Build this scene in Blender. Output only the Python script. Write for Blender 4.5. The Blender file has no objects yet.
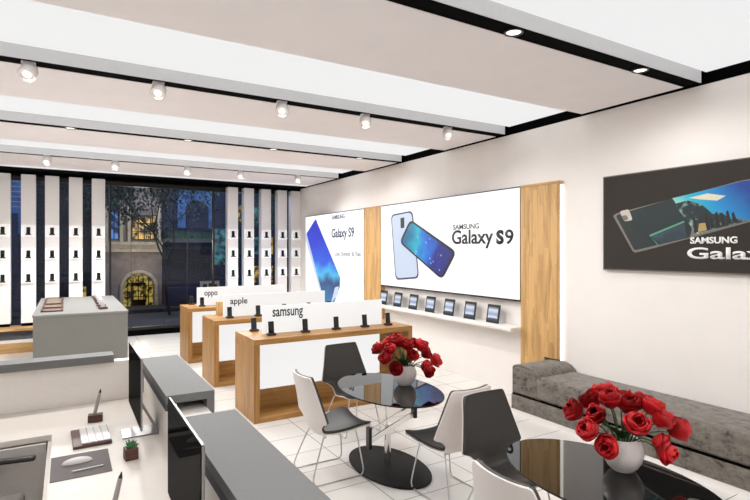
import bpy, bmesh, math, random
from mathutils import Vector, Matrix, Euler
random.seed(7)
C = bpy.context.scene.collection
PI = math.pi

# ---------------------------------------------------------------- materials
def srgb(r, g, b):
    f = lambda c: (c/255/12.92) if c/255 <= .04045 else ((c/255+.055)/1.055)**2.4
    return (f(r), f(g), f(b))
def mat(name, col, rough=.5, metal=0, var=.04, scale=30, emit=0, emitcol=None, bump=0, spec=.5, coat=0, stretch=None):
    m = bpy.data.materials.new(name); m.use_nodes = True
    nt = m.node_tree; b = nt.nodes['Principled BSDF']
    tc = nt.nodes.new('ShaderNodeTexCoord'); mp = nt.nodes.new('ShaderNodeMapping')
    if stretch: mp.inputs['Scale'].default_value = stretch
    nz = nt.nodes.new('ShaderNodeTexNoise'); nz.inputs['Scale'].default_value = scale
    nz.inputs['Detail'].default_value = 3
    rp = nt.nodes.new('ShaderNodeValToRGB')
    lo = tuple(max(0, c*(1-var)) for c in col)+(1,); hi = tuple(min(1, c*(1+var)) for c in col)+(1,)
    rp.color_ramp.elements[0].position = .3; rp.color_ramp.elements[1].position = .7
    rp.color_ramp.elements[0].color = lo; rp.color_ramp.elements[1].color = hi
    L = nt.links.new
    L(tc.outputs['Object'], mp.inputs['Vector']); L(mp.outputs['Vector'], nz.inputs['Vector'])
    L(nz.outputs['Fac'], rp.inputs['Fac']); L(rp.outputs['Color'], b.inputs['Base Color'])
    b.inputs['Roughness'].default_value = rough; b.inputs['Metallic'].default_value = metal
    b.inputs['Specular IOR Level'].default_value = spec
    if coat: b.inputs['Coat Weight'].default_value = coat
    if emit:
        b.inputs['Emission Color'].default_value = tuple(emitcol or col)+(1,)
        b.inputs['Emission Strength'].default_value = emit
    if bump:
        bp = nt.nodes.new('ShaderNodeBump'); bp.inputs['Strength'].default_value = bump
        bp.inputs['Distance'].default_value = .01
        L(nz.outputs['Fac'], bp.inputs['Height']); L(bp.outputs['Normal'], b.inputs['Normal'])
    return m
M = {}
M['wall'] = mat('wall_paint', srgb(238, 233, 229), .75, var=.015, scale=3)
M['ceil'] = mat('ceiling_board_beige', srgb(238, 233, 233), .8, var=.015, scale=3)
M['recess'] = mat('recess_shade_grey', srgb(218, 219, 222), .8, var=.02)  # grey puts the shade of the unlit recess sides into the colour
M['black'] = mat('matt_black', (.0015, .0015, .0015), .8, var=.1, spec=.03)
M['led'] = mat('led_strip', (1, 1, 1), .5, emit=2.2, emitcol=(1, .97, .9))
M['lightpanel'] = mat('luminous_panel', (.04, .04, .04), .8, emit=.825, emitcol=(1, 1, 1), var=.01)
M['white'] = mat('white_lacquer', srgb(238, 234, 230), .35, var=.01)
M['cream'] = mat('cream_laminate', srgb(231, 226, 220), .4, var=.015)
M['desk'] = mat('desk_laminate', srgb(222, 214, 206), .5, var=.015)
M['grey'] = mat('grey_laminate', srgb(118, 118, 117), .6, var=.02, spec=.12)
M['greydark'] = mat('dark_grey_laminate', srgb(84, 86, 90), .6, var=.02, spec=.12)
M['case'] = mat('warm_grey_laminate', srgb(124, 124, 119), .6, var=.02, spec=.15)
M['casetop'] = mat('case_top_grey', srgb(140, 139, 136), .5, var=.03, spec=.15)
M['blackplastic'] = mat('black_plastic', (.008, .008, .008), .35, var=.1)
M['screen'] = mat('dark_glass_screen', (.004, .004, .004), .06, var=.1, spec=.05)
M['alu'] = mat('brushed_aluminium', (.33, .325, .33), .35, .85, var=.04)
M['chrome'] = mat('chrome', (.75, .74, .73), .12, 1, var=.02)
M['wire'] = mat('satin_chrome_wire', (.62, .6, .6), .3, .8, var=.02)
M['shell'] = mat('white_shell_plastic', srgb(226, 218, 214), .35, var=.01)
M['leather'] = mat('black_leather', srgb(50, 47, 44), .5, var=.08, scale=60, bump=.1)
M['tableglass'] = mat('black_table_glass', (.003, .003, .003), .015, var=.05, spec=.42)
M['stone'] = mat('black_base', (.008, .008, .008), .55, var=.1, spec=.2)
M['darkwood'] = mat('dark_walnut', srgb(84, 52, 42), .5, var=.35, scale=18, stretch=(1, 1, 12))
M['pad'] = mat('dark_grey_mat', srgb(88, 80, 78), .7, var=.05)
M['keys'] = mat('white_keys', srgb(226, 222, 220), .4, var=.02)
M['leafgreen'] = mat('succulent_green', srgb(60, 120, 70), .5, var=.2, scale=40)
M['tulipleaf'] = mat('tulip_green', srgb(58, 92, 44), .5, var=.25, scale=20)
M['tulip'] = mat('tulip_red', srgb(205, 14, 24), .5, var=.35, scale=30)
M['ceramic'] = mat('white_ceramic', srgb(228, 222, 220), .25, var=.01)
M['lens'] = mat('lamp_lens', (1, 1, 1), .4, emit=1.6, emitcol=(1, .95, .82))
M['display'] = mat('lightbox_face', (.08, .08, .08), .6, emit=1.0, emitcol=(1, 1, 1), var=.01)
M['displaylow'] = mat('lit_acrylic', (.12, .12, .12), .5, emit=.82, emitcol=(1, 1, 1), var=.01)
M['signwhite'] = mat('sign_acrylic', (.3, .3, .3), .5, emit=.66, emitcol=(1, 1, 1), var=.01)
M['patch'] = mat('display_block_white', srgb(245, 245, 245), .4, emit=.28, emitcol=(1, 1, 1), var=.01)
M['colbody'] = mat('column_laminate', srgb(244, 241, 240), .5, var=.015)
M['ink'] = mat('sign_ink', (.012, .012, .014), .5, var=.05)
M['inkgrey'] = mat('sign_ink_grey', (.1, .1, .1), .5, var=.05)
M['inknavy'] = mat('sign_ink_navy', srgb(22, 34, 84), .5, var=.05)
M['inkpale'] = mat('sign_ink_pale', srgb(150, 152, 160), .5, var=.05)
M['poster'] = mat('poster_charcoal', srgb(50, 45, 41), .9, var=.04, scale=2)
M['posterframe'] = mat('poster_frame', srgb(120, 112, 104), .3, .5, var=.03)
M['letter'] = mat('poster_letters', srgb(228, 226, 222), .5, var=.02, emit=.12, emitcol=(1, 1, 1))
M['phoneback'] = mat('printed_pale_phone', (.08, .09, .1), .5, var=.06, scale=3, emit=.88, emitcol=srgb(205, 218, 240))
M['outline'] = mat('printed_outline', srgb(70, 74, 100), .4, var=.05)
M['asphalt'] = mat('asphalt', srgb(42, 44, 54), .8, var=.15, scale=6)
M['pavement'] = mat('pavement', srgb(34, 36, 44), .9, var=.12, scale=8)
M['bark'] = mat('bark', srgb(38, 36, 34), .9, var=.3)
M['treeleaf'] = mat('night_foliage', srgb(34, 66, 52), .7, var=.5, scale=3)
M['stonewall'] = mat('stone_facade', srgb(116, 104, 98), .8, var=.25, scale=4)
M['cornice'] = mat('pale_stone', srgb(160, 148, 128), .8, var=.2, scale=6)
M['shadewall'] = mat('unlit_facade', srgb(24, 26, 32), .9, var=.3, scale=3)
M['navywall'] = mat('navy_facade', srgb(34, 40, 66), .8, var=.25, scale=2)
M['bluewall'] = mat('blue_facade', srgb(66, 104, 160), .7, var=.4, scale=3)
M['goldglow'] = mat('warm_window', (.3, .2, .06), .5, emit=.5, emitcol=srgb(214, 164, 78), var=.5, scale=3)
M['tealglow'] = mat('teal_window', (.1, .3, .3), .5, emit=.25, emitcol=srgb(90, 170, 165), var=.5, scale=4)
M['blueglow'] = mat('blue_window', (.1, .2, .5), .5, emit=.3, emitcol=srgb(70, 120, 200), var=.5, scale=4)
def screen_mat():
    m = mat('dark_display', (.004, .004, .004), .5, var=.1, spec=0); nt = m.node_tree
    o = nt.nodes['Material Output']; b = nt.nodes['Principled BSDF']
    g = nt.nodes.new('ShaderNodeBsdfGlossy'); g.inputs['Roughness'].default_value = .03
    x = nt.nodes.new('ShaderNodeMixShader'); x.inputs[0].default_value = .045
    nt.links.new(b.outputs[0], x.inputs[1]); nt.links.new(g.outputs[0], x.inputs[2]); nt.links.new(x.outputs[0], o.inputs[0]); return m
M['screen'] = screen_mat()
def glow(name, dark, bright, e, sc=4):
    m = mat(name, bright, .5, emit=e); nt = m.node_tree; b = nt.nodes['Principled BSDF']
    rp = nt.nodes['Color Ramp']; rp.color_ramp.elements[0].color = dark+(1,); rp.color_ramp.elements[1].color = bright+(1,)
    rp.color_ramp.elements[0].position = .42; rp.color_ramp.elements[1].position = .6
    nt.nodes['Noise Texture'].inputs['Scale'].default_value = sc
    nt.links.new(rp.outputs[0], b.inputs['Emission Color']); return m
M['goldglow'] = glow('warm_window', srgb(50, 38, 22), srgb(214, 168, 84), .6, 5)
M['archglow'] = glow('arch_interior', srgb(16, 15, 10), srgb(190, 165, 70), .6, 9)
M['tealglow'] = glow('teal_window', srgb(12, 26, 36), srgb(70, 140, 140), .3, 4)
M['blueglow'] = glow('blue_window', srgb(20, 36, 80), srgb(90, 140, 210), .4, 4)
M['boardbeige'] = mat('beige_board', srgb(170, 160, 145), .7, var=.15, scale=9)
M['penbody'] = mat('pen_grey', srgb(170, 166, 162), .4, var=.03)
M['modesty'] = mat('light_grey_board', srgb(196, 192, 188), .5, var=.02)
M['chairgrey'] = mat('grey_mesh_fabric', srgb(132, 127, 121), .8, var=.05)

def wood(name, c1, c2, axis='X', rough=.45):
    m = bpy.data.materials.new(name); m.use_nodes = True; nt = m.node_tree; b = nt.nodes['Principled BSDF']
    L = nt.links.new
    tc = nt.nodes.new('ShaderNodeTexCoord'); mp = nt.nodes.new('ShaderNodeMapping')
    s = {'X': (.6, 9, 9), 'Y': (9, .6, 9), 'Z': (9, 9, .6)}[axis]
    mp.inputs['Scale'].default_value = s
    nz = nt.nodes.new('ShaderNodeTexNoise'); nz.inputs['Scale'].default_value = 2.5; nz.inputs['Detail'].default_value = 6
    nz.inputs['Distortion'].default_value = .6
    # stave blocks: slightly different tone for each board
    mp2 = nt.nodes.new('ShaderNodeMapping'); s2 = {'X': (1.2, 9, 9), 'Y': (9, 1.2, 9), 'Z': (9, 9, 1.2)}[axis]
    mp2.inputs['Scale'].default_value = s2
    vo = nt.nodes.new('ShaderNodeTexVoronoi'); vo.distance = 'CHEBYCHEV'; vo.inputs['Scale'].default_value = 1.3
    mx = nt.nodes.new('ShaderNodeMath'); mx.operation = 'MULTIPLY_ADD'; mx.inputs[1].default_value = .35
    bw = nt.nodes.new('ShaderNodeSeparateColor')
    rp = nt.nodes.new('ShaderNodeValToRGB')
    rp.color_ramp.elements[0].position = .35; rp.color_ramp.elements[1].position = .85
    rp.color_ramp.elements[0].color = c1+(1,); rp.color_ramp.elements[1].color = c2+(1,)
    L(tc.outputs['Object'], mp.inputs[0]); L(tc.outputs['Object'], mp2.inputs[0])
    L(mp.outputs[0], nz.inputs['Vector']); L(mp2.outputs[0], vo.inputs['Vector'])
    L(vo.outputs['Color'], bw.inputs[0]); L(bw.outputs[0], mx.inputs[0]); L(nz.outputs['Fac'], mx.inputs[2])
    L(mx.outputs[0], rp.inputs[0]); L(rp.outputs[0], b.inputs['Base Color'])
    b.inputs['Roughness'].default_value = rough
    return m
OA, OB = srgb(166, 125, 74), srgb(210, 168, 110)
TA, TB = srgb(136, 95, 46), srgb(174, 128, 68)  # oak darkened to carry the shade on the table sides
M['toakX'] = wood('table_oak_shaded_horizontal', TA, TB, 'X'); M['toakZ'] = wood('table_oak_shaded_vertical', TA, TB, 'Z')
M['oakX'] = wood('light_oak_horizontal', OA, OB, 'X'); M['oakZ'] = wood('light_oak_vertical', OA, OB, 'Z')
M['oakY'] = wood('light_oak_depth', OA, OB, 'Y')

def floor_mat():
    m = bpy.data.materials.new('white_floor_tiles'); m.use_nodes = True; nt = m.node_tree; b = nt.nodes['Principled BSDF']
    L = nt.links.new
    tc = nt.nodes.new('ShaderNodeTexCoord'); mp = nt.nodes.new('ShaderNodeMapping')
    mp.inputs['Location'].default_value = (.37, .09, 0)
    br = nt.nodes.new('ShaderNodeTexBrick'); br.offset = 0; br.squash = 1
    br.inputs['Scale'].default_value = 1; br.inputs['Mortar Size'].default_value = .0045
    br.inputs['Brick Width'].default_value = .9; br.inputs['Row Height'].default_value = .455
    br.inputs['Mortar Smooth'].default_value = .1
    br.inputs['Color1'].default_value = srgb(226, 222, 217)+(1,); br.inputs['Color2'].default_value = srgb(223, 219, 214)+(1,)
    br.inputs['Mortar'].default_value = srgb(132, 128, 124)+(1,)
    L(tc.outputs['Object'], mp.inputs[0]); L(mp.outputs[0], br.inputs['Vector']); L(br.outputs['Color'], b.inputs['Base Color'])
    b.inputs['Roughness'].default_value = .22
    return m
M['floor'] = floor_mat()

def sofa_mat():
    m = bpy.data.materials.new('mottled_grey_velvet'); m.use_nodes = True; nt = m.node_tree; b = nt.nodes['Principled BSDF']
    L = nt.links.new
    tc = nt.nodes.new('ShaderNodeTexCoord')
    n1 = nt.nodes.new('ShaderNodeTexNoise'); n1.inputs['Scale'].default_value = 15; n1.inputs['Detail'].default_value = 8
    n1.inputs['Roughness'].default_value = .75
    mp = nt.nodes.new('ShaderNodeMapping'); mp.inputs['Scale'].default_value = (1, .6, 1)
    rp = nt.nodes.new('ShaderNodeValToRGB')
    e = rp.color_ramp.elements
    e[0].position = .36; e[0].color = srgb(48, 43, 38)+(1,); e[1].position = .64; e[1].color = srgb(124, 116, 107)+(1,)
    k = e.new(.46); k.color = srgb(98, 91, 83)+(1,)
    L(tc.outputs['Object'], mp.inputs[0]); L(mp.outputs[0], n1.inputs['Vector']); L(n1.outputs['Fac'], rp.inputs[0])
    L(rp.outputs[0], b.inputs['Base Color'])
    b.inputs['Roughness'].default_value = .85; b.inputs['Sheen Weight'].default_value = .2
    bp = nt.nodes.new('ShaderNodeBump'); bp.inputs['Strength'].default_value = .25; bp.inputs['Distance'].default_value = .01
    L(n1.outputs['Fac'], bp.inputs['Height']); L(bp.outputs[0], b.inputs['Normal'])
    return m
M['sofa'] = sofa_mat()

def ramp_mat(name, stops, vec, off, emit, noise=.25, nscale=3, spark=0):
    """printed colour picture: a ramp along a direction in object space, broken by noise"""
    m = bpy.data.materials.new(name); m.use_nodes = True; nt = m.node_tree; b = nt.nodes['Principled BSDF']
    L = nt.links.new
    tc = nt.nodes.new('ShaderNodeTexCoord')
    dt = nt.nodes.new('ShaderNodeVectorMath'); dt.operation = 'DOT_PRODUCT'; dt.inputs[1].default_value = vec
    nz = nt.nodes.new('ShaderNodeTexNoise'); nz.inputs['Scale'].default_value = nscale; nz.inputs['Detail'].default_value = 5
    a1 = nt.nodes.new('ShaderNodeMath'); a1.operation = 'MULTIPLY_ADD'; a1.inputs[1].default_value = noise
    a2 = nt.nodes.new('ShaderNodeMath'); a2.operation = 'ADD'; a2.inputs[1].default_value = off-noise/2
    rp = nt.nodes.new('ShaderNodeValToRGB'); e = rp.color_ramp.elements
    e[0].position = stops[0][0]; e[0].color = srgb(*stops[0][1])+(1,)
    e[1].position = stops[-1][0]; e[1].color = srgb(*stops[-1][1])+(1,)
    for p, c in stops[1:-1]: k = e.new(p); k.color = srgb(*c)+(1,)
    L(tc.outputs['Object'], dt.inputs[0]); L(tc.outputs['Object'], nz.inputs['Vector'])
    L(nz.outputs['Fac'], a1.inputs[0]); L(dt.outputs['Value'], a1.inputs[2]); L(a1.outputs[0], a2.inputs[0]); L(a2.outputs[0], rp.inputs[0])
    out = rp.outputs[0]
    if spark:
        vo = nt.nodes.new('ShaderNodeTexVoronoi'); vo.inputs['Scale'].default_value = spark
        r2 = nt.nodes.new('ShaderNodeValToRGB'); r2.color_ramp.elements[0].position = .06; r2.color_ramp.elements[1].position = .16
        r2.color_ramp.elements[0].color = (.6, .8, 1, 1); r2.color_ramp.elements[1].color = (0, 0, 0, 1)
        mx = nt.nodes.new('ShaderNodeMix'); mx.data_type = 'RGBA'; mx.blend_type = 'ADD'; mx.inputs[0].default_value = .55
        L(tc.outputs['Object'], vo.inputs['Vector']); L(vo.outputs['Distance'], r2.inputs[0]); L(out, mx.inputs[6]); L(r2.outputs[0], mx.inputs[7])
        out = mx.outputs[2]
    if emit < .2: L(out, b.inputs['Base Color'])
    else: b.inputs['Base Color'].default_value = (.02, .02, .03, 1)       # backlit film
    L(out, b.inputs['Emission Color']); b.inputs['Emission Strength'].default_value = emit
    b.inputs['Roughness'].default_value = .4
    return m

def glass_mat():
    m = bpy.data.materials.new('window_glass'); m.use_nodes = True; nt = m.node_tree
    nt.nodes.clear(); L = nt.links.new
    o = nt.nodes.new('ShaderNodeOutputMaterial'); mx = nt.nodes.new('ShaderNodeMixShader')
    t = nt.nodes.new('ShaderNodeBsdfTransparent'); g = nt.nodes.new('ShaderNodeBsdfGlossy')
    g.inputs['Roughness'].default_value = .02; g.inputs['Color'].default_value = (.8, .85, .95, 1)
    t.inputs['Color'].default_value = (.92, .95, 1, 1)
    nz = nt.nodes.new('ShaderNodeTexNoise'); nz.inputs['Scale'].default_value = .5
    mr = nt.nodes.new('ShaderNodeMapRange'); mr.inputs['To Min'].default_value = .01; mr.inputs['To Max'].default_value = .018
    L(nz.outputs['Fac'], mr.inputs['Value']); L(mr.outputs[0], mx.inputs[0])
    L(t.outputs[0], mx.inputs[1]); L(g.outputs[0], mx.inputs[2]); L(mx.outputs[0], o.inputs[0])
    return m
M['glass'] = glass_mat()

# ---------------------------------------------------------------- mesh helpers
def box(bm, x0, x1, y0, y1, z0, z1, bev=0, seg=2):
    r = bmesh.ops.create_cube(bm, size=1)
    vs = r['verts']
    for v in vs:
        v.co = Vector(((x0+x1)/2+v.co.x*(x1-x0), (y0+y1)/2+v.co.y*(y1-y0), (z0+z1)/2+v.co.z*(z1-z0)))
    if bev:
        es = {e for v in vs for e in v.link_edges}
        bmesh.ops.bevel(bm, geom=list(es), offset=bev, segments=seg, affect='EDGES', profile=.5)
    return bm
def cyl(bm, p0, p1, r0, r1=None, n=20):
    p0, p1 = Vector(p0), Vector(p1); r1 = r0 if r1 is None else r1
    d = p1-p0
    q = d.to_track_quat('Z', 'Y').to_matrix().to_4x4()
    bmesh.ops.create_cone(bm, cap_ends=True, segments=n, radius1=r0, radius2=r1, depth=d.length, matrix=Matrix.Translation((p0+p1)/2) @ q)
    return bm
def tube(bm, pts, r, n=8):
    """swept tube along a smooth polyline"""
    pts = [Vector(p) for p in pts]; rings = []
    up = None
    for i, p in enumerate(pts):
        t = (pts[min(i+1, len(pts)-1)]-pts[max(i-1, 0)]).normalized()
        if up is None:
            up = t.orthogonal().normalized()
        up = (up-t*up.dot(t)).normalized(); s = t.cross(up)
        rr = r[i] if isinstance(r, (list, tuple)) else r
        rings.append([bm.verts.new(p+(up*math.cos(a)+s*math.sin(a))*rr) for a in [2*PI*k/n for k in range(n)]])
    for a, b in zip(rings, rings[1:]):
        for k in range(n): bm.faces.new((a[k], a[(k+1) % n], b[(k+1) % n], b[k]))
    bm.faces.new(rings[0][::-1]); bm.faces.new(rings[-1])
    return bm
def lathe(bm, prof, n=36, cx=0, cy=0):
    rings = [[bm.verts.new((cx+r*math.cos(2*PI*k/n), cy+r*math.sin(2*PI*k/n), z)) for k in range(n)] for r, z in prof]
    for a, b in zip(rings, rings[1:]):
        for k in range(n): bm.faces.new((a[k], a[(k+1) % n], b[(k+1) % n], b[k]))
    bm.faces.new(rings[0][::-1]); bm.faces.new(rings[-1])
    return bm
def prism(bm, pts, depth_vec):
    a = [bm.verts.new(p) for p in pts]; b = [bm.verts.new(Vector(p)+Vector(depth_vec)) for p in pts]
    n = len(a)
    bm.faces.new(a); bm.faces.new(b[::-1])
    for k in range(n): bm.faces.new((a[k], b[k], b[(k+1) % n], a[(k+1) % n]))
    bmesh.ops.recalc_face_normals(bm, faces=bm.faces)
    return bm
def rounded(pts, r=.04, seg=4):
    """round the corners of a 2-D polygon"""
    out = []; n = len(pts)
    for i in range(n):
        p = Vector(pts[i]); a = Vector(pts[i-1])-p; b = Vector(pts[(i+1) % n])-p
        ra = min(r, a.length*.45, b.length*.45)
        s = p+a.normalized()*ra; e = p+b.normalized()*ra
        for k in range(seg+1):
            t = k/seg; out.append(((1-t)**2*s+2*t*(1-t)*p+t*t*e))
    return out
def obj(name, bm, m, parent=None, smooth=False, loc=None):
    me = bpy.data.meshes.new(name)
    bmesh.ops.recalc_face_normals(bm, faces=bm.faces)
    bm.to_mesh(me); bm.free()
    me.materials.append(M[m] if isinstance(m, str) else m)
    if smooth:
        for p in me.polygons: p.use_smooth = True
        try: me.set_sharp_from_angle(angle=math.radians(40))
        except Exception: pass
    o = bpy.data.objects.new(name, me); C.objects.link(o)
    if parent: o.parent = parent
    if loc: o.location = loc
    return o
B = bmesh.new
def bx(name, m, dims, parent=None, bev=0, seg=2, smooth=False):
    return obj(name, box(B(), *dims, bev=bev, seg=seg), m, parent, smooth or bev > 0)
def thing(name, label, cat, loc=(0, 0, 0), rz=0, group=None):
    o = bpy.data.objects.new(name, None); C.objects.link(o); o.location = loc; o.rotation_euler = (0, 0, rz)
    o.empty_display_size = .1
    return tag(o, label, cat, group)
def tag(o, label, cat, group=None):
    o['label'] = label; o['category'] = cat
    if group: o['group'] = group
    return o
def struct(o): o['kind'] = 'structure'; return o
def dup(root, loc, rz=None, label=None, group=None):
    r = root.copy(); C.objects.link(r); r.location = loc
    if rz is not None: r.rotation_euler = (0, 0, rz)
    if label: r['label'] = label
    if group: r['group'] = group
    for ch in root.children:
        c = ch.copy(); C.objects.link(c); c.parent = r
        for g in ch.children:
            d = g.copy(); C.objects.link(d); d.parent = c
    return r
def text(name, s, m, width, height, centre, face, parent=None, depth=.004, bold=.0):
    """lettering as a thin mesh; face '-X' reads towards -Y, face '-Y' reads towards +X. width/height = size of the drawn letters"""
    cu = bpy.data.curves.new('tmp', 'FONT'); cu.body = s; cu.offset = bold; cu.extrude = 0; cu.resolution_u = 4
    to = bpy.data.objects.new('tmp', cu); C.objects.link(to)
    bpy.context.view_layer.update()
    me = bpy.data.meshes.new_from_object(to.evaluated_get(bpy.context.evaluated_depsgraph_get()))
    bpy.data.objects.remove(to)
    xs = [v.co.x for v in me.vertices]; ys = [v.co.y for v in me.vertices]
    sx = width/(max(xs)-min(xs)); sy = height/(max(ys)-min(ys)); cx = (max(xs)+min(xs))/2; cy = (max(ys)+min(ys))/2
    c = Vector(centre)
    for v in me.vertices:
        a, b = (v.co.x-cx)*sx, (v.co.y-cy)*sy
        v.co = c+(Vector((0, -a, b)) if face == '-X' else Vector((a, 0, b)))
    bm = B(); bm.from_mesh(me)
    nrm = Vector((-1, 0, 0)) if face == '-X' else Vector((0, -1, 0))
    ge = bmesh.ops.extrude_face_region(bm, geom=bm.faces[:])
    for v in ge['geom']:
        if isinstance(v, bmesh.types.BMVert): v.co += nrm*depth
    return obj(name, bm, m, parent)

# ---------------------------------------------------------------- room shell
ZC = 3.76; ZU = 3.88; XW = 5.6; XL = -3.0; YB = -2.6; YG = 13.75
fl = struct(bx('floor', 'floor', (XL-.2, XW+.2, YB-.2, YG+.1, -.1, 0)))
struct(bx('wall_right', 'wall', (XW, XW+.2, YB-.2, YG+.1, 0, 4.05)))
struct(bx('wall_left', 'wall', (XL-.2, XL, YB-.2, YG+.1, 0, 4.05)))
struct(bx('wall_back', 'wall', (XL, XW, YB-.2, YB, 0, 4.05)))
XE = XW-.095                                   # shadow gap along the right wall
rec = [(12.50, 12.80)]                        # far narrow strip of light
bands = []                                    # (recess near, recess far = slot near, slot far)
for k in range(-2, 4):
    bands.append((4.20+(k-1)*2.70, 5.51+(k-1)*2.70, 5.70+(k-1)*2.70))
bands = [(-1.20, .09, .27), (1.50, 2.79, 2.97), (4.20, 5.51, 5.70), (6.93, 8.22, 8.39), (9.64, 10.89, 11.03)]
bm = B(); y = YB
for a, b, c in bands:
    box(bm, XL, XE, y, a, ZC, 4.0); y = c
box(bm, XL, XE, y, 12.50, ZC, 4.0)
struct(obj('ceiling', bm, 'ceil'))
struct(bx('trim_1', 'black', (XW-.004, XW, YB, 13.42, ZC, 4.0)))
struct(bx('trim_4', 'black', (XE, XW-.004, YB, 13.42, ZU+.051, 4.0)))           # black shadow gap on the right
struct(bx('trim_2', 'black', (XL, XE, 12.80, 13.42, ZC, 4.0)))                   # black band before the window
struct(bx('trim_3', 'black', (XL, XW, 13.42, YG+.1, ZC-.06, 4.0)))
names = ['luminous white ceiling panel above and behind the viewpoint', 'luminous white ceiling panel nearest the viewer, at the top right corner',
         'widest-looking luminous white ceiling panel running above the round table', 'luminous white ceiling panel second farthest but one, before the small recessed downlights',
         'luminous white ceiling panel behind the row of recessed downlights']
for i, (a, b, c) in enumerate(bands):
    struct(bx('trim_%d' % (10+i), 'black', (XL, XE, b+.012, c, ZC+.004, 4.0)))
    struct(bx('trim_%d' % (20+i), 'recess', (XL, XE, b, b+.012, ZC, 4.0)))
    lp = bx('ceiling_light_panel', 'lightpanel', (XL, XW-.005, a, b-.001, ZU, ZU+.05))
    tag(lp, names[i], 'ceiling light', 'luminous ceiling panels')
lp = bx('ceiling_light_panel', 'lightpanel', (XL, XE, 12.50, 12.799, ZC+.005, ZC+.05))
tag(lp, 'narrow luminous ceiling strip nearest the shop window', 'ceiling light', 'luminous ceiling panels')
struct(bx('wall_front', 'black', (XL, XW, YG-.1, YG+.1, 0, .13)))
# window
w = bpy.data.objects.new('window_1', None); C.objects.link(w); struct(w); w.location = (0, YG, 0)
bm = B(); box(bm, XL, XW, -.01, .01, .13, 3.69)
struct(obj('window_pane', bm, 'glass', w))
bm = B(); box(bm, XL, XW, -.05, .05, 3.60, 3.70); box(bm, XL, XW, -.05, .05, .13, .2)
for x in (.9, 3.3): box(bm, x-.02, x+.02, -.05, .05, .2, 3.60)
for x in (1.35, 2.1, 2.65): box(bm, x-.004, x+.004, -.012, .012, .2, 3.60)
struct(obj('window_frame', bm, 'blackplastic', w))

# ---------------------------------------------------------------- track spotlights and downlights
def light_spot(name, loc, aim, power, angle, parent=None, size=.06, col=(1, .995, .985)):
    l = bpy.data.lights.new(name, 'SPOT'); l.energy = power; l.spot_size = math.radians(angle); l.spot_blend = .6
    l.shadow_soft_size = size; l.color = col
    o = bpy.data.objects.new(name, l); C.objects.link(o)
    o.location = loc; o.rotation_euler = Vector(aim).to_track_quat('-Z', 'Y').to_euler()
    if parent: o.parent = parent
    return o
P_SPOT = 66; P_DOWN = 66
def spotlight(label, loc, group, pw=1):
    t = thing('track_spotlight', label, 'spotlight', loc, 0, group)
    obj('bracket', box(B(), -.05, .05, -.03, .03, -.02, 0, .006), 'ceramic', t)
    obj('neck', cyl(B(), (0, 0, -.015), (0, 0, -.05), .014), 'ceramic', t)
    a = Vector((-.25, -.55, -.75)).normalized(); c = Vector((0, -.01, -.082))
    bm = B(); q = a.to_track_quat('Z', 'Y').to_matrix().to_4x4()
    lathe(bm, [(.02, -.075), (.05, -.06), (.063, -.03), (.067, .04), (.064, .05), (.056, .05), (.044, .038), (.030, .034)], 24)
    bmesh.ops.transform(bm, matrix=Matrix.Translation(c) @ q, verts=bm.verts)
    obj('head', bm, 'ceramic', t, True)
    bm = B(); lathe(bm, [(.001, .033), (.030, .033), (.030, .040), (.001, .042)], 20)
    bmesh.ops.transform(bm, matrix=Matrix.Translation(c) @ q, verts=bm.verts)
    obj('lens', bm, 'lens', t)
    t.scale = (1.12, 1.12, 1.12)
    light_spot('spot_lamp', c+a*.09, (-.1, -.25, -1), P_SPOT*pw, 172, t)
    return t
def downlight(label, loc, group, pw=1):
    t = thing('recessed_downlight', label, 'downlight', loc, 0, group)
    obj('ring', lathe(B(), [(.055, .01), (.075, .01), (.075, -.012), (.062, -.014), (.055, 0)], 28), 'blackplastic', t, True)
    obj('lens', lathe(B(), [(.001, 0), (.056, 0), (.056, -.006), (.001, -.008)], 28), 'lens', t)
    light_spot('down_lamp', (0, 0, -.05), (0, 0, -1), P_DOWN*pw, 172, t)
    return t
XS = [-.29, .80, 2.11, 3.20, 4.51]
ordn = ['leftmost', 'second from the left', 'middle', 'fourth from the left', 'rightmost']
for i, x in enumerate(XS):
    spotlight('white track spotlight, %s of the five in the nearer row' % ordn[i], (x, 5.6, ZC+.004), 'track spotlights in the near slot', .5 if x > 4 else 1.05)
for i, x in enumerate(XS):
    spotlight('small track spotlight, %s of the far row near the window' % ordn[i], (x, 10.96, ZC+.004), 'track spotlights in the far slot', 1.3 if x > 4 else 2.8)
for x, n in ((-1.4, 'far left'), (.3, 'left'), (2.1, 'right'), (4.0, 'far right')):  # unseen lamps added to brighten the foreground
    spotlight('added unseen track spotlight in the slot overhead behind the viewer, %s one' % n, (x, .18, ZC+.004), 'added track spotlights overhead')
for x, n in ((2.98, 'left'), (4.63, 'right')):
    downlight('round downlight in the nearest black slot, the %s one of two' % n, (x, 2.89, ZC+.004), 'downlights in the nearest slot', .5 if x > 4 else 1.1)
for x, n in ((.05, 'leftmost'), (1.61, 'second from left'), (2.98, 'third from left'), (4.63, 'rightmost')):
    downlight('small round downlight in the middle black slot, %s of four' % n, (x, 8.31, ZC+.004), 'downlights in the middle slot', .5 if x > 4 else 1.1)

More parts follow.
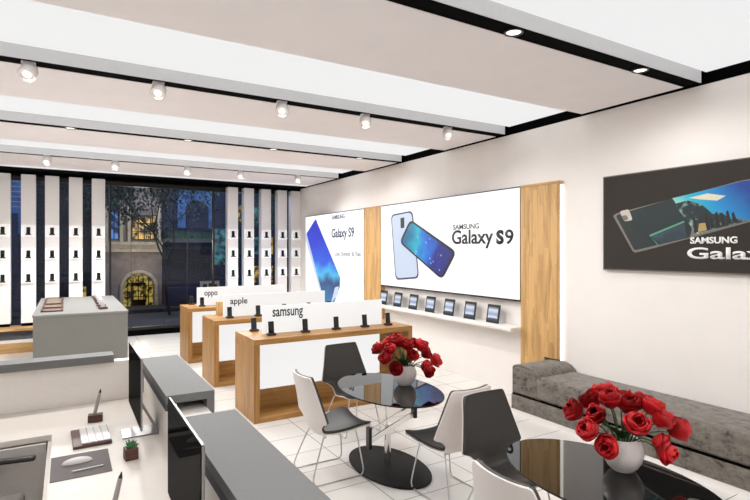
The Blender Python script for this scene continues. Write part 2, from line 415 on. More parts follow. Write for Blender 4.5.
# ---------------------------------------------------------------- display columns at the window
def phone_on_stand(name='display_phone', s=1.0, tilt=.12, both=False):
    t = bpy.data.objects.new(name, None); C.objects.link(t)
    obj('stand', box(B(), -.055*s, .055*s, -.035*s, .035*s, 0, .028*s, .004*s), M['dark_stand'], t)
    bm = B(); box(bm, -.037*s, .037*s, -.006*s, .006*s, .02*s, .175*s, .004*s)
    bmesh.ops.rotate(bm, verts=bm.verts, cent=(0, 0, .02*s), matrix=Matrix.Rotation(-tilt, 3, 'X'))
    p = obj('phone_body', bm, 'blackplastic', t)
    bm = B(); box(bm, -.032*s, .032*s, -.0072*s, -.0058*s, .03*s, .168*s)
    bmesh.ops.rotate(bm, verts=bm.verts, cent=(0, 0, .02*s), matrix=Matrix.Rotation(-tilt, 3, 'X'))
    obj('screen', bm, 'screen', p)
    return t
M['dark_stand'] = mat('dark_stand_wood', srgb(46, 34, 30), .5, var=.2)
proto = phone_on_stand(); tag(proto, 'x', 'phone')
used_proto = [False]
def stand_phone(loc, rz, label):
    t = thing('display_phone', label, 'phone', loc, rz, 'phones on the island counter')
    obj('stand', box(B(), -.06, .06, -.07, .07, 0, .035, .004), 'darkwood', t)
    bm = B(); box(bm, -.035, .035, -.005, .005, .03, .15, .003)
    bmesh.ops.rotate(bm, verts=bm.verts, cent=(0, 0, .03), matrix=Matrix.Rotation(-.45, 3, 'X'))
    obj('phone_body', bm, 'alu', t); return t
def put_phone(loc, rz, label, group):
    if not used_proto[0]:
        used_proto[0] = True
        proto.location = loc; proto.rotation_euler = (0, 0, rz); proto['label'] = label; proto['group'] = group
        return proto
    return dup(proto, loc, rz, label, group)
COLX = [-1.27+.447*i for i in range(5)]; COLX = [-1.28, -.828, -.394, .057, .508]
COLR = [3.584, 4.01, 4.478, 4.934, 5.33]
cn = ['first', 'second', 'third', 'fourth', 'fifth']
for side, xs in (('left', COLX), ('right', COLR)):
    for i, x in enumerate(xs):
        where = '%s column of the %s window group' % (cn[i], side)
        y0, y1 = 13.40, 13.65
        t = thing('display_column', 'beige phone column, '+where, 'display column', (x+.1325, 13.5, 0), 0, 'phone display columns, %s group' % side)
        wd = .1325
        zb = .50
        obj('body', box(B(), -wd, wd, -.10, .12, zb, ZC-.062, .003), 'colbody', t)
        obj('plinth', box(B(), -wd+.01, wd-.01, -.08, .12, .435 if side == 'left' else 0, zb), 'black', t)
        for z, zn in ((2.36, 'upper'), (1.86, 'middle'), (1.35, 'lower')):
            obj('shelf_block', box(B(), -wd+.002, wd-.002, -.104, -.099, z, z+.25), 'patch', t)
            obj('shelf', box(B(), -wd+.01, wd-.01, -.175, -.10, z+.022, z+.03), 'patch', t)
            put_phone((x+.1325, 13.365, z+.03), 0, 'black phone on the %s shelf, %s' % (zn, where), 'phones on the window columns')
# low plinth below the left columns
t = thing('display_plinth', 'low wooden plinth with dark recess and white edge under the left columns', 'plinth', (-.6, 13.2, 0))
obj('top', box(B(), -2.3, 1.45, -.2, .45, .39, .435), 'oakX', t)
obj('body', box(B(), -2.28, 1.43, -.12, .45, .2, .39), M['greydark'], t)
obj('edge', box(B(), -2.3, 1.45, -.3, .45, .16, .2), 'white', t)
obj('step', box(B(), -2.3, 1.45, -.6, .4, 0, .16), 'oakX', t)

# ---------------------------------------------------------------- grey island case
cx0, cx1, cy0, cy1, cz = -.42, .85, 9.15, 12.35, 1.1
t = thing('island_counter', 'large grey island display counter in front of the left window columns', 'display counter', (0, 10.8, 0))
t2 = t
def rel(d, o): return (d[0]-o[0], d[1]-o[0], d[2]-o[1], d[3]-o[1], d[4]-o[2], d[5]-o[2])
obj('body', box(B(), *rel((cx0, cx1, cy0, cy1, 0, cz-.03), (0, 10.8, 0))), 'case', t)
obj('top', box(B(), *rel((cx0-.01, cx1+.01, cy0-.01, cy1, cz-.03, cz), (0, 10.8, 0)), bev=.004), 'casetop', t)
for i, (a, b) in enumerate(((9.55, 10.05), (10.15, 10.75), (10.85, 12.2))):
    w_ = ['nearest', 'middle', 'farthest'][i]
    d = thing('display_tray', 'wood-lined glass tray on the grey island counter, %s of three' % w_, 'display tray', (-.19, (a+b)/2, cz), 0, 'trays on the island counter')
    h = (b-a)/2
    bm = B(); box(bm, -.15, -.12, -h, h, 0, .02); box(bm, .12, .15, -h, h, 0, .02); box(bm, -.12, .12, -h, -h+.03, 0, .02); box(bm, -.12, .12, h-.03, h, 0, .02)
    obj('frame', bm, 'darkwood', d)
    obj('cloth_lining', box(B(), -.12, .12, -h+.03, h-.03, 0, .008), mat('tray_lining', srgb(126, 108, 88), .4, var=.3, scale=5), d)
for i in range(6):
    if i == 0: ip = stand_phone((.52, 9.62, cz), .15, 'small tilted phone on a red-brown stand, nearest of the row on the island counter')
    else: dup(ip, (.52, 9.62+.47*i, cz), .15, 'small tilted phone on a red-brown stand, %s in the row on the island counter' % ['', 'second', 'third', 'fourth', 'fifth', 'farthest'][i])

# ---------------------------------------------------------------- three oak display tables
def display_table(y0, word, ww, label, labs):
    x0, x1, D, H, T = 1.915, 4.20, .80, 1.0, .068
    o = ((x0+x1)/2, y0+D/2, 0); a = (x1-x0)/2; d = D/2
    t = thing('display_table', label, 'display table', o, 0, 'oak display tables')
    obj('top', box(B(), -a, a, -d, d, H-T, H, .003), 'toakX', t)
    for s in (-1, 1):
        xa, xb = (-a, -a+.072) if s < 0 else (a-.06, a)
        obj('end_panel', box(B(), xa, xb, -d, d, 0, H-T, .002), 'toakZ', t)
    obj('bottom_board', box(B(), -a+.072, a-.06, -d, d, 0, .06, .002), 'toakX', t)
    obj('centre_box', box(B(), -a+.072, a-.20, -.03, .3, .06, H-T), 'toakX', t)
    obj('lit_panel', box(B(), -a+.076, a-.33, -.05, -.031, .31, H-T-.002), 'displaylow', t)
    # header sign
    sg = thing('brand_sign', labs, 'sign', (3.04, y0+.40, H), 0, 'white header signs on the display tables')
    obj('board', box(B(), -.89, .89, -.015, .015, 0, .352, .002), 'signwhite', sg)
    text('lettering', word, 'ink', ww[0], ww[1], (ww[2]-3.04, -.0151, ww[3]-H), '-Y', sg, .002, .016)
    return t
TY = [6.0, 7.92, 9.84]
tl = [('nearest', 'samsung', (.42, .135, 2.49, 1.235)), ('middle', 'apple', (.28, .135, 2.40, 1.235)), ('farthest', 'oppo', (.25, .11, 2.41, 1.21))]
for y0, (n, wd_, ww) in zip(TY, tl):
    display_table(y0, wd_, ww, 'oak display table with white lit front, %s of three in the row' % n,
                  'white header sign with black lower-case lettering on the %s oak display table' % n)
    for i, x in enumerate((2.21, 2.67, 3.12, 3.56, 3.94)):
        put_phone((x, y0+.23, 1.0), 0, 'black phone in front of the sign on the %s oak table, %s' % (n, ordn[i]), 'phones on the %s oak table' % n)
put_phone((2.125, 6.66, 1.0), 0, 'black phone behind the left end of the sign on the nearest oak table', 'phones behind the signs')
put_phone((2.10, 10.50, 1.0), 0, 'black phone behind the left end of the sign on the farthest oak table', 'phones behind the signs')
tag(bx('wooden_block', 'oakZ', (2.12, 2.2, 8.5, 8.66, 1.0, 1.225), bev=.004), 'upright oak block at the back left corner of the middle oak table', 'wooden block')

# ---------------------------------------------------------------- right wall displays
def face_poly(name, pts, m, x, parent, th=.003, r=0, oy=0, oz=0):
    q = rounded(pts, r) if r else [Vector(p) for p in pts]
    return obj(name, prism(B(), [(x, p[0]-oy, p[1]-oz) for p in q], (-th, 0, 0)), m, parent)
XF = 5.5
for nm, y0, y1, lab in (('near', 4.57, 5.20, 'tall oak wall panel to the right of the large phone lightbox'), ('far', 8.98, 9.66, 'oak wall panel between the two phone lightboxes')):
    t = thing('wall_panel', lab, 'wall panel', (XF, (y0+y1)/2, 0), 0, 'oak wall panels')
    h = (y1-y0)/2
    if nm == 'near': bm = prism(B(), [(0, -h, .64), (0, .21-h, .64), (0, .21-h, 0), (0, h, 0), (0, h, 2.945), (0, -h, 2.945)], (.099, 0, 0))
    else: bm = box(B(), 0, .099, -h, h, 0, 2.945, .003)
    obj('panel', bm, 'oakZ', t)
    obj('top_cap', box(B(), -.012, .099, -h-.03, h, 2.945, 2.975, .003), 'oakY', t)
    if nm == 'near':
        obj('light_strip', box(B(), .06, .0995, -h-.012, -h-.001, .6, 2.93), 'led', t)
# big light box
oy, oz = 7.09, 2.14
t = thing('lightbox', 'large white wall lightbox showing two phones above the tablet shelf', 'lightbox', (XF, oy, oz))
t0 = t
obj('housing', box(B(), .002, .098, -1.89, 1.89, -.80, .83), 'blackplastic', t)
obj('lit_face', box(B(), -.002, .004, -1.872, 1.872, -.775, .812), 'display', t)
blue = ramp_mat('phone_screen_blue', [(0, (10, 110, 150)), (.22, (20, 180, 205)), (.42, (10, 110, 215)), (.7, (12, 22, 130)), (1, (18, 16, 60))], (0, -.62, -.22), .62, 1.0, .5, 3.5, 7)
x_ = -.0032
face_poly('phone_print_outline', [(8.585, 2.765), (7.84, 2.80), (7.635, 1.555), (8.415, 1.485)], 'outline', x_, t, .002, .12, oy, oz)
pp = face_poly('pale_phone_print', [(8.555, 2.735), (7.875, 2.77), (7.67, 1.585), (8.39, 1.52)], 'phoneback', x_-.0022, t, .002, .11, oy, oz)
face_poly('camera_print', [(8.24, 2.68), (8.11, 2.69), (8.11, 2.49), (8.23, 2.485)], 'ink', x_-.0045, t, .001, .02, oy, oz)
face_poly('dark_phone_print', [(7.91, 2.64), (6.58, 2.04), (6.96, 1.56), (8.27, 2.215)], 'ink', x_-.0060, t, .002, .13, oy, oz)
face_poly('blue_screen_print', [(7.88, 2.59), (6.65, 2.02), (6.98, 1.61), (8.20, 2.22)], blue, x_-.0082, t, .002, .10, oy, oz)
text('small_lettering', 'SAMSUNG', 'inkgrey', .63, .085, (x_, 6.365-oy, 2.445-oz), '-X', t, .002, .018)
text('main_lettering', 'Galaxy', 'ink', .96, .30, (x_, 6.225-oy, 2.245-oz), '-X', t, .004, .016)
text('number_lettering', 'S', 'ink', .155, .215, (x_, 5.60-oy, 2.26-oz), '-X', t, .004, .05)
text('number_lettering', '9', 'ink', .165, .215, (x_, 5.415-oy, 2.26-oz), '-X', t, .004, .016)
# far light box
oy, oz = 11.245, 1.98
t = thing('lightbox', 'farther white wall lightbox with one long blue phone, beside the window columns', 'lightbox', (XF, oy, oz))
obj('housing', box(B(), .002, .098, -1.585, 1.585, -1.26, .985), 'blackplastic', t)
obj('lit_face', box(B(), -.002, .004, -1.57, 1.57, -1.245, .97), 'display', t)
blue2 = ramp_mat('far_phone_blue', [(0, (24, 50, 190)), (.3, (16, 50, 215)), (.55, (14, 90, 225)), (.68, (60, 190, 240)), (.8, (8, 60, 120)), (1, (20, 120, 170))], (0, 0, -.5), .44, 1.0, .25, 2.5)
face_poly('phone_side_print', [(12.10, 2.84), (12.80, 2.50), (12.78, 2.30), (11.70, .74), (11.3, .78)], 'phoneback', -.0022, t, .002, .03, oy, oz)
face_poly('long_phone_print', [(12.163, 2.865), (12.741, 2.506), (11.637, .78), (11.1, .80), (10.80, 1.20), (10.78, 1.43)], blue2, -.0044, t, .002, .05, oy, oz)
face_poly('phone_glint_print', [(11.25, .80), (11.05, 1.18), (10.84, 1.22), (10.90, 1.0)], 'phoneback', -.0066, t, .001, .03, oy, oz)
text('small_lettering', 'SAMSUNG', 'inknavy', .66, .10, (-.004, 10.89-oy, 2.85-oz), '-X', t, .002, .02)
text('main_lettering', 'Galaxy S9', 'inknavy', 1.13, .28, (-.004, 10.67-oy, 2.44-oz), '-X', t, .002, .018)
for wd_, yy, ww_ in (('Lost', 10.92, .26), ('Sweets', 10.50, .44), ('&', 10.15, .09), ('You', 9.93, .25)):
    text('caption_lettering', wd_, 'inkpale', ww_, .10, (-.004, yy-oy, 1.985-oz), '-X', t, .006, .01)
# wall shelf and tablets
tag(bx('wall_shelf', 'white', (5.30, 5.60, 5.2, 8.975, .935, .985), bev=.004), 'long white wall shelf holding the row of tablets', 'shelf')
tabscreen = ramp_mat('tablet_screen', [(0, (28, 32, 44)), (.28, (40, 60, 90)), (.34, (196, 202, 212)), (.55, (120, 140, 175)), (.8, (190, 198, 210)), (1, (40, 48, 66))], (0, 0, 4.2), .0, .06, .12, 14)
tp = None
for i in range(7):
    yc = 5.705+.516*i
    lab = 'upright tablet on the white wall shelf, %s' % ['nearest the oak panel on the right', 'second from the right', 'third from the right', 'fourth from the right', 'third from the left', 'second from the left', 'leftmost'][i]
    if tp is None:
        tp = thing('tablet', lab, 'tablet', (5.44, yc, .985), 0, 'tablets on the wall shelf')
        R = Matrix.Rotation(.16, 3, 'Y')
        def tb(name, dims, m, par, bev=0):
            bm = box(B(), *dims, bev=bev); bmesh.ops.rotate(bm, verts=bm.verts, cent=(0, 0, 0), matrix=R); return obj(name, bm, m, par)
        tb('casing', (-.006, .006, -.132, .132, 0, .275), 'blackplastic', tp, .005)
        tb('screen', (-.0085, -.0055, -.10, .10, .04, .24), tabscreen, tp)
        obj('easel', prism(B(), [(.01, -.03, 0), (.075, -.03, 0), (.045, -.03, .18)], (0, .06, 0)), 'alu', tp)
    else: dup(tp, (5.44, yc, .985), 0, lab)

# framed poster
oy, oz = 2.9, 2.395
t = thing('framed_poster', 'dark framed advertising poster of a lying phone on the wall above the sofa', 'poster', (5.57, oy, oz))
Y0, Y1, Z0, Z1 = 1.86-oy, 3.936-oy, 1.83-oz, 2.95-oz
obj('frame', box(B(), -.02, .03, Y0, Y1, Z0, Z1, .003), 'posterframe', t)
obj('print', box(B(), -.022, -.019, Y0+.015, Y1-.015, Z0+.015, Z1-.012), 'poster', t)
def gp(n, pts, m, k, r=0): return face_poly(n, pts, m, -.022-.0012*k, t, .001, r, oy, oz)
gp('phone_edge_print', [(3.80, 2.475), (3.755, 2.50), (2.45, 2.735), (1.9, 2.78), (1.9, 2.46), (3.329, 2.085), (3.54, 2.035)], mat('print_silver', srgb(120, 116, 108), .5), 1, .04)
gp('phone_back_print', [(3.765, 2.475), (3.10, 2.62), (2.9, 2.3), (2.92, 2.2), (3.329, 2.11), (3.53, 2.065)], ramp_mat('print_dark_teal', [(0, (14, 34, 36)), (.5, (30, 40, 38)), (1, (92, 88, 82))], (0, 1.2, -.9), -.3-.1-.25, .05, .2, 3), 2, .03)
gp('glow_band_print', [(3.357, 2.236), (2.985, 2.375), (2.975, 2.36), (3.345, 2.215)], mat('print_green', srgb(80, 150, 124), .5), 3)
gp('glow_band_print', [(3.357, 2.236), (3.345, 2.22), (3.235, 2.115), (3.26, 2.115)], mat('print_green_dark', srgb(60, 130, 106), .5), 3)
gp('glass_deck_print', [(3.32, 2.215), (2.98, 2.35), (2.95, 2.2), (3.22, 2.135)], ramp_mat('print_steel_blue', [(0, (30, 50, 62)), (1, (84, 116, 136))], (0, .8, 2), .2, .05, .6, 6), 4)
sky = ramp_mat('print_sky', [(0, (225, 215, 170)), (.2, (130, 195, 180)), (.4, (24, 165, 190)), (.62, (16, 130, 190)), (1, (14, 60, 140))], (0, -1.15, .9), .22, .10, .35, 3)
gp('skyline_sky_print', [(3.10, 2.622), (2.45, 2.725), (1.9, 2.77), (1.9, 2.475), (2.85, 2.235), (2.90, 2.30), (3.0, 2.45)], sky, 3)
gp('city_print', [(3.08, 2.56), (2.94, 2.585), (2.80, 2.53), (2.70, 2.43), (2.62, 2.44), (2.54, 2.37), (2.46, 2.38), (2.40, 2.345), (2.83, 2.245), (2.90, 2.30), (3.0, 2.44)], ramp_mat('print_city', [(0, (8, 14, 18)), (.55, (22, 40, 46)), (.75, (120, 150, 140)), (1, (200, 190, 120))], (0, 0, 0), .5, .06, 1.4, 14), 4)
for k, (yy, hh) in enumerate(((2.86, .15), (2.80, .12), (2.745, .16), (2.70, .1), (2.65, .14), (2.6, .1), (2.55, .12), (2.50, .09))):
    zb_ = 2.245+(2.85-yy)*.25
    gp('tower_print', [(yy+.018, zb_), (yy+.03, zb_+hh), (yy+.012, zb_+hh+.02), (yy-.02, zb_+.01)], mat('print_tower', srgb(26, 24, 26), .6), 5)
gp('gold_roof_print', [(2.84, 2.25), (2.83, 2.34), (2.77, 2.345), (2.755, 2.27)], mat('print_gold', srgb(176, 150, 90), .6), 6)
gp('white_cloud_print', [(2.93, 2.61), (2.75, 2.64), (2.58, 2.60), (2.66, 2.56), (2.82, 2.585)], mat('print_cloud', srgb(214, 210, 186), .6), 4)
gp('camera_print', [(3.715, 2.52), (3.60, 2.54), (3.55, 2.41), (3.655, 2.40)], mat('print_camera', srgb(196, 190, 180), .5), 3, .03)
gp('camera_lens_print', [(3.69, 2.465), (3.625, 2.475), (3.60, 2.42), (3.66, 2.41)], mat('print_lens', srgb(120, 112, 104), .5), 4, .02)
text('small_lettering', 'SAMSUNG', 'letter', .44, .068, (-.024, 2.70-oy, 2.168-oz), '-X', t, .002, .035)
text('main_lettering', 'Galaxy', 'letter', .86, .155, (-.024, 2.52-oy, 2.02-oz), '-X', t, .004, .02)

# ---------------------------------------------------------------- long sofa along the wall
t = thing('sofa_bench', 'long mottled grey upholstered daybed along the right wall under the poster', 'sofa', (5.24, 3.0, 0))
SX0, SX1, SY0, SY1 = 4.872-5.24, 5.585-5.24, -.2-3.0, 4.77-3.0
obj('plinth', box(B(), SX0+.01, SX1, SY0, SY1, 0, .058), 'white', t)
obj('base', box(B(), SX0, SX1, SY0, SY1, .058, .24, .012, 3), 'sofa', t, True)
obj('seat_cushion', box(B(), SX0, SX1, SY0, SY1-.05, .252, .525, .06, 5), 'sofa', t, True)
bm = B()                                                    # bolster arm with rounded fall to the seat
prof = [(1.77, .25), (1.77, .57), (1.755, .60), (1.72, .615), (1.60, .625), (1.50, .615), (1.42, .59), (1.36, .55), (1.33, .50), (1.33, .25)]
prism(bm, [(SX0-.004, y, z) for y, z in prof], (SX1-SX0+.006, 0, 0))
bmesh.ops.bevel(bm, geom=[e for e in bm.edges if abs(e.verts[0].co.x-e.verts[1].co.x) < .01 and e.verts[0].co.x < 0], offset=.03, segments=4, affect='EDGES')
obj('armrest', bm, 'sofa', t, True)
obj('seam', box(B(), SX0+.01, SX1, SY0+.01, SY1-.01, .238, .254), 'black', t)

# ---------------------------------------------------------------- chairs
def catmull(P, n):
    out = []
    for i in range(len(P)-1):
        p0, p1, p2, p3 = P[max(i-1, 0)], P[i], P[i+1], P[min(i+2, len(P)-1)]
        for k in range(n):
            t_ = k/n
            out.append(tuple(.5*((2*b)+(-a+c)*t_+(2*a-5*b+4*c-d)*t_*t_+(-a+3*b-3*c+d)*t_**3) for a, b, c, d in zip(p0, p1, p2, p3)))
    out.append(P[-1]); return out
#        y      z     half width
CH = [(-.305, .945, .178), (-.300, .925, .212), (-.264, .80, .244), (-.232, .68, .274), (-.208, .585, .300), (-.202, .55, .300), (-.196, .515, .225),
      (-.186, .465, .175), (-.160, .415, .165), (-.115, .396, .176), (-.02, .398, .208), (.10, .418, .242), (.20, .443, .266), (.262, .447, .266), (.295, .432, .228)]
def shell_sheet(off, th, inset, s0=0, s1=1, nx=12):
    pts = catmull(CH, 4); n = len(pts)
    a, b = int(s0*(n-1)), int(s1*(n-1))
    bm = B(); rows_i = []; rows_o = []
    for i in range(a, b+1):
        y, z, w_ = pts[i]
        yn, zn = pts[min(i+1, n-1)][:2]; yp, zp = pts[max(i-1, 0)][:2]
        ty, tz = yn-yp, zn-zp; l = math.hypot(ty, tz); ty /= l; tz /= l
        ny, nz_ = -tz, ty                                   # towards the sitter
        if ny < 0 and nz_ < 0: ny, nz_ = -ny, -nz_
        w_ = w_-inset
        ri, ro = [], []
        for k in range(nx+1):
            u = -1+2*k/nx; x = u*w_
            curl = .030*abs(u)**2.2
            o1 = off+curl; o2 = off+curl-th
            ri.append(bm.verts.new((x, y+ny*o1, z+nz_*o1))); ro.append(bm.verts.new((x, y+ny*o2, z+nz_*o2)))
        rows_i.append(ri); rows_o.append(ro)
    for r in (rows_i, rows_o):
        for p, q in zip(r, r[1:]):
            for k in range(nx): bm.faces.new((p[k], p[k+1], q[k+1], q[k]))
    m_ = len(rows_i)-1
    for i in range(m_):
        for k in (0, nx): bm.faces.new((rows_i[i][k], rows_i[i+1][k], rows_o[i+1][k], rows_o[i][k]))
    for i in (0, m_):
        for k in range(nx): bm.faces.new((rows_i[i][k], rows_i[i][k+1], rows_o[i][k+1], rows_o[i][k]))
    return bm
def make_chair(label, loc, rz):
    t = thing('cafe_chair', label, 'chair', loc, rz, 'black and white shell chairs')
    obj('outer_shell', shell_sheet(0, .010, 0), 'shell', t, True)
    obj('back_pad', shell_sheet(.022, .0215, .006, 0, .555), 'leather', t, True)
    obj('seat_pad', shell_sheet(.024, .0235, .008, .56, .985), 'leather', t, True)
    for s in (-1, 1):
        pr_ = [(s*.13, .16, .422), (s*.16, .19, .405), (s*.215, .235, .10), (s*.222, .235, .035), (s*.225, .21, .010), (s*.225, .15, .008),
               (s*.225, 0, .008), (s*.225, -.18, .008), (s*.225, -.23, .010), (s*.222, -.255, .035), (s*.215, -.25, .10), (s*.16, -.14, .375), (s*.13, -.10, .385)]
        pts = catmull(pr_, 3)
        obj('leg_frame', tube(B(), pts, .0065), 'wire', t, True)
    for y_, z_ in ((.165, .415), (-.10, .382)): obj('cross_bar', tube(B(), [(-.14, y_, z_), (.14, y_, z_)], .007), 'wire', t, True)
    return t
cA = make_chair('black fronted shell chair on the far side of the round table, facing the viewer', (2.84, 5.26, 0), PI+.06)
def place_chair(loc, rz, label): return dup(cA, loc, rz, label)
place_chair((2.11, 4.36, 0), -PI/2+.0, 'shell chair with its white back outwards, left of the farther glass table')
place_chair((2.81, 3.47, 0), 0.03, 'shell chair seen from its white back between the two tables, facing the farther table')
place_chair((2.83, 2.79, 0), PI+.03, 'large near chair with black upholstered front beside the nearer table')
place_chair((2.15, 1.90, 0), -PI/2, 'nearest chair, only its white back showing at the bottom edge')

# ---------------------------------------------------------------- oval glass tables
def oval(bm, a, b, z0, z1, n=64, bev=.004):
    prof = [(1-bev/a, z0), (1, z0+bev), (1, z1-bev), (1-bev/a, z1)]
    rings = [[bm.verts.new((a*s*math.cos(2*PI*k/n), b*s*math.sin(2*PI*k/n), z)) for k in range(n)] for s, z in prof]
    for p, q in zip(rings, rings[1:]):
        for k in range(n): bm.faces.new((p[k], p[(k+1) % n], q[(k+1) % n], q[k]))
    bm.faces.new(rings[0][::-1]); bm.faces.new(rings[-1]); return bm
def bar(bm, p, q, w_, h_):
    p, q = Vector(p), Vector(q); d = q-p; m4 = Matrix.Translation((p+q)/2) @ d.to_track_quat('Z', 'Y').to_matrix().to_4x4()
    r = bmesh.ops.create_cube(bm, size=1)
    for v in r['verts']: v.co = m4 @ Vector((v.co.x*w_, v.co.y*h_, v.co.z*d.length))
    return bm
def make_table(label, loc):
    t = thing('oval_table', label, 'table', loc, 0, 'black glass tables')
    obj('glass_top', oval(B(), .43, .66, .738, .75, 96, .002), 'tableglass', t)
    top = [c for c in bpy.data.objects if c.parent == t][0].data; top.materials.append(M['stone'])
    for p in top.polygons:
        if abs(p.normal.z) < .9: p.material_index = 1
    obj('base_plate', oval(B(), .32, .54, 0, .018), 'stone', t, True)
    bm = B(); cyl(bm, (0, .02, .018), (0, .02, .40), .032); cyl(bm, (0, .02, .40), (0, .02, .405), .034)
    obj('post', bm, 'chrome', t, True)
    obj('strut', bar(B(), (-.20, .03, .26), (.17, -.18, .53), .022, .045), 'chrome', t)
    obj('strut', bar(B(), (-.20, .03, .36), (.17, -.18, .63), .012, .014), 'chrome', t)
    obj('bracket', box(B(), .155, .185, -.21, -.15, .49, .738), 'blackplastic', t)
    obj('bracket', box(B(), -.215, -.185, .0, .06, .20, .40), 'blackplastic', t)
    obj('upper_tube', cyl(B(), (-.02, 0, .40), (-.06, -.02, .737), .009), 'chrome', t, True)
    return t
make_table('oval black glass table with a black base plate, the farther of the two', (2.65, 4.18, 0))
make_table('oval black glass table at the bottom edge, the nearer of the two', (2.70, 1.90, 0))

# ---------------------------------------------------------------- vases and tulips
def bloom_mesh(rs):
    """rounded many-petalled tulip: cupped petals in three layers closing over the centre"""
    bm = B()
    for n, R_, h, close in ((3, .024, .066, .35), (4, .034, .072, .45), (5, .043, .066, .62), (4, .049, .050, .80)):
        tw = rs.uniform(0, 6)
        for k in range(n):
            a0 = 2*PI*k/n+tw+rs.uniform(-.15, .15); half = PI/n*1.35; hh = h*rs.uniform(.9, 1.1); tilt = rs.uniform(-.004, .006)
            rows = []
            for i in range(8):
                v = i/7
                rad = R_*(math.sin(PI*(.10+.62*v)))*(1-(1-close)*.45*v*v)+tilt*v
                z = hh*math.sin(PI/2*min(1, v*1.02))
                hw = half*(.35+.65*math.sin(PI*(.12+.62*v)))
                if i == 7: hw *= .62
                row = []
                for j in range(7):
                    u = -1+j/3
                    aa = a0+u*hw
                    rr = rad*(1-.10*u*u)+rs.uniform(-.0012, .0012)
                    row.append(bm.verts.new((rr*math.cos(aa), rr*math.sin(aa), z-.012*u*u*v+rs.uniform(-.0012, .0012))))
                rows.append(row)
            for p, q in zip(rows, rows[1:]):
                for j in range(6): bm.faces.new((p[j], p[j+1], q[j+1], q[j]))
    bmesh.ops.solidify(bm, geom=bm.faces[:], thickness=.0014)
    return bm
rs = random.Random(3)
blooms = []
for k in range(4):
    o = obj('bloom', bloom_mesh(rs), 'tulip', None, True); blooms.append(o.data); bpy.data.objects.remove(o)
def tulip(base, zr, ox, oy, oz, s, label, group, rnd):
    """base = vase mouth centre; (ox,oy,oz) = bloom position relative to it"""
    t = thing('tulip', label, 'flower', base, 0, group)
    tip = Vector((ox, oy, oz)); mouth = Vector((ox, oy, 0)); 
    if mouth.length > 1e-3: mouth = mouth.normalized()*min(.05, mouth.length*.3)
    mid = mouth*1.0+Vector((ox*.25, oy*.25, max(.05, oz*.65)))
    st = []
    p0 = mouth*.4+Vector((0, 0, -.12))
    for i in range(9):
        v = i/8; st.append((1-v)**3*p0+3*v*(1-v)**2*mouth+3*v*v*(1-v)*mid+v**3*tip)
    obj('stem', tube(B(), st, .0045, 6), 'tulipleaf', t, True)
    b = bpy.data.objects.new('bloom', rnd.choice(blooms)); C.objects.link(b); b.parent = t
    d = (tip-st[-3]).normalized(); d = (d+Vector((0, 0, .3))).normalized()
    b.location = tip-d*.005; b.rotation_mode = 'QUATERNION'
    b.rotation_quaternion = d.to_track_quat('Z', 'Y') @ Euler((0, 0, rnd.uniform(0, 6))).to_quaternion(); b.scale = (s, s, s)
    # leaf
    ang = math.atan2(oy, ox)+rnd.uniform(-.7, .7); ln = rnd.uniform(.13, .2)
    bm = B(); prev = None
    for i in range(8):
        v = i/7; r = .02+ln*.75*v; z = -.03+ln*(.9*v-.35*v*v)*1.0+.03
        w_ = .018*math.sin(PI*min(.98, v*.9+.08))
        c = Vector((r*math.cos(ang), r*math.sin(ang), z)); sd = Vector((-math.sin(ang), math.cos(ang), 0))*w_
        cur = [bm.verts.new(c-sd+Vector((0, 0, .006))), bm.verts.new(c), bm.verts.new(c+sd+Vector((0, 0, .006)))]
        if prev:
            for j in range(2): bm.faces.new((prev[j], prev[j+1], cur[j+1], cur[j]))
        prev = cur
    bmesh.ops.solidify(bm, geom=bm.faces[:], thickness=.002)
    obj('leaf', bm, 'tulipleaf', t, True)
    return t
def vase(label, loc):
    bm = lathe(B(), [(.045, 0), (.062, .002), (.088, .03), (.108, .065), (.117, .10), (.115, .13), (.104, .165), (.090, .188), (.084, .195), (.078, .190), (.088, .165), (.09, .10), (.05, .02)], 48)
    o = obj('vase', bm, 'ceramic', None, True); o.location = loc
    return tag(o, label, 'vase', 'white tulip vases')
V1 = (2.85, 4.20, .75); V2 = (2.875, 1.905, .75)
vase('round white vase on the farther glass table', V1)
vase('round white vase on the nearer glass table', V2)
# camera-right and toward-camera axes are ordinary room directions here: r = along (.86,-.51), n = (-.51,-.86)
FL = [(-.28, 0, .16), (-.18, -.1, .175), (-.15, .1, .17), (-.19, .12, .10), (-.10, -.08, .23), (-.07, .02, .22), (-.01, -.08, .19), (.03, .03, .187),
      (.065, .14, .127), (.105, -.06, .19), (.165, 0, .176), (.21, .03, .12), (.31, 0, .06), (-.08, .13, .035), (.19, .1, .035), (.215, .15, .01)]
for V, nm in ((V1, 'farther'), (V2, 'nearer')):
    rnd = random.Random(11 if nm == 'farther' else 5)
    for r_, n_, z_ in FL:
        z_ -= .025; r_ = r_*.84 if nm == 'farther' else r_*.92-.45*n_
        x = r_*.86-n_*.51; y = -r_*.51-n_*.86
        tulip((V[0], V[1], V[2]+.19), 0, x, y, z_, 1.45*rnd.uniform(.92, 1.1), 'red tulip in the white vase on the %s glass table' % nm, 'tulips on the %s table' % nm, rnd)

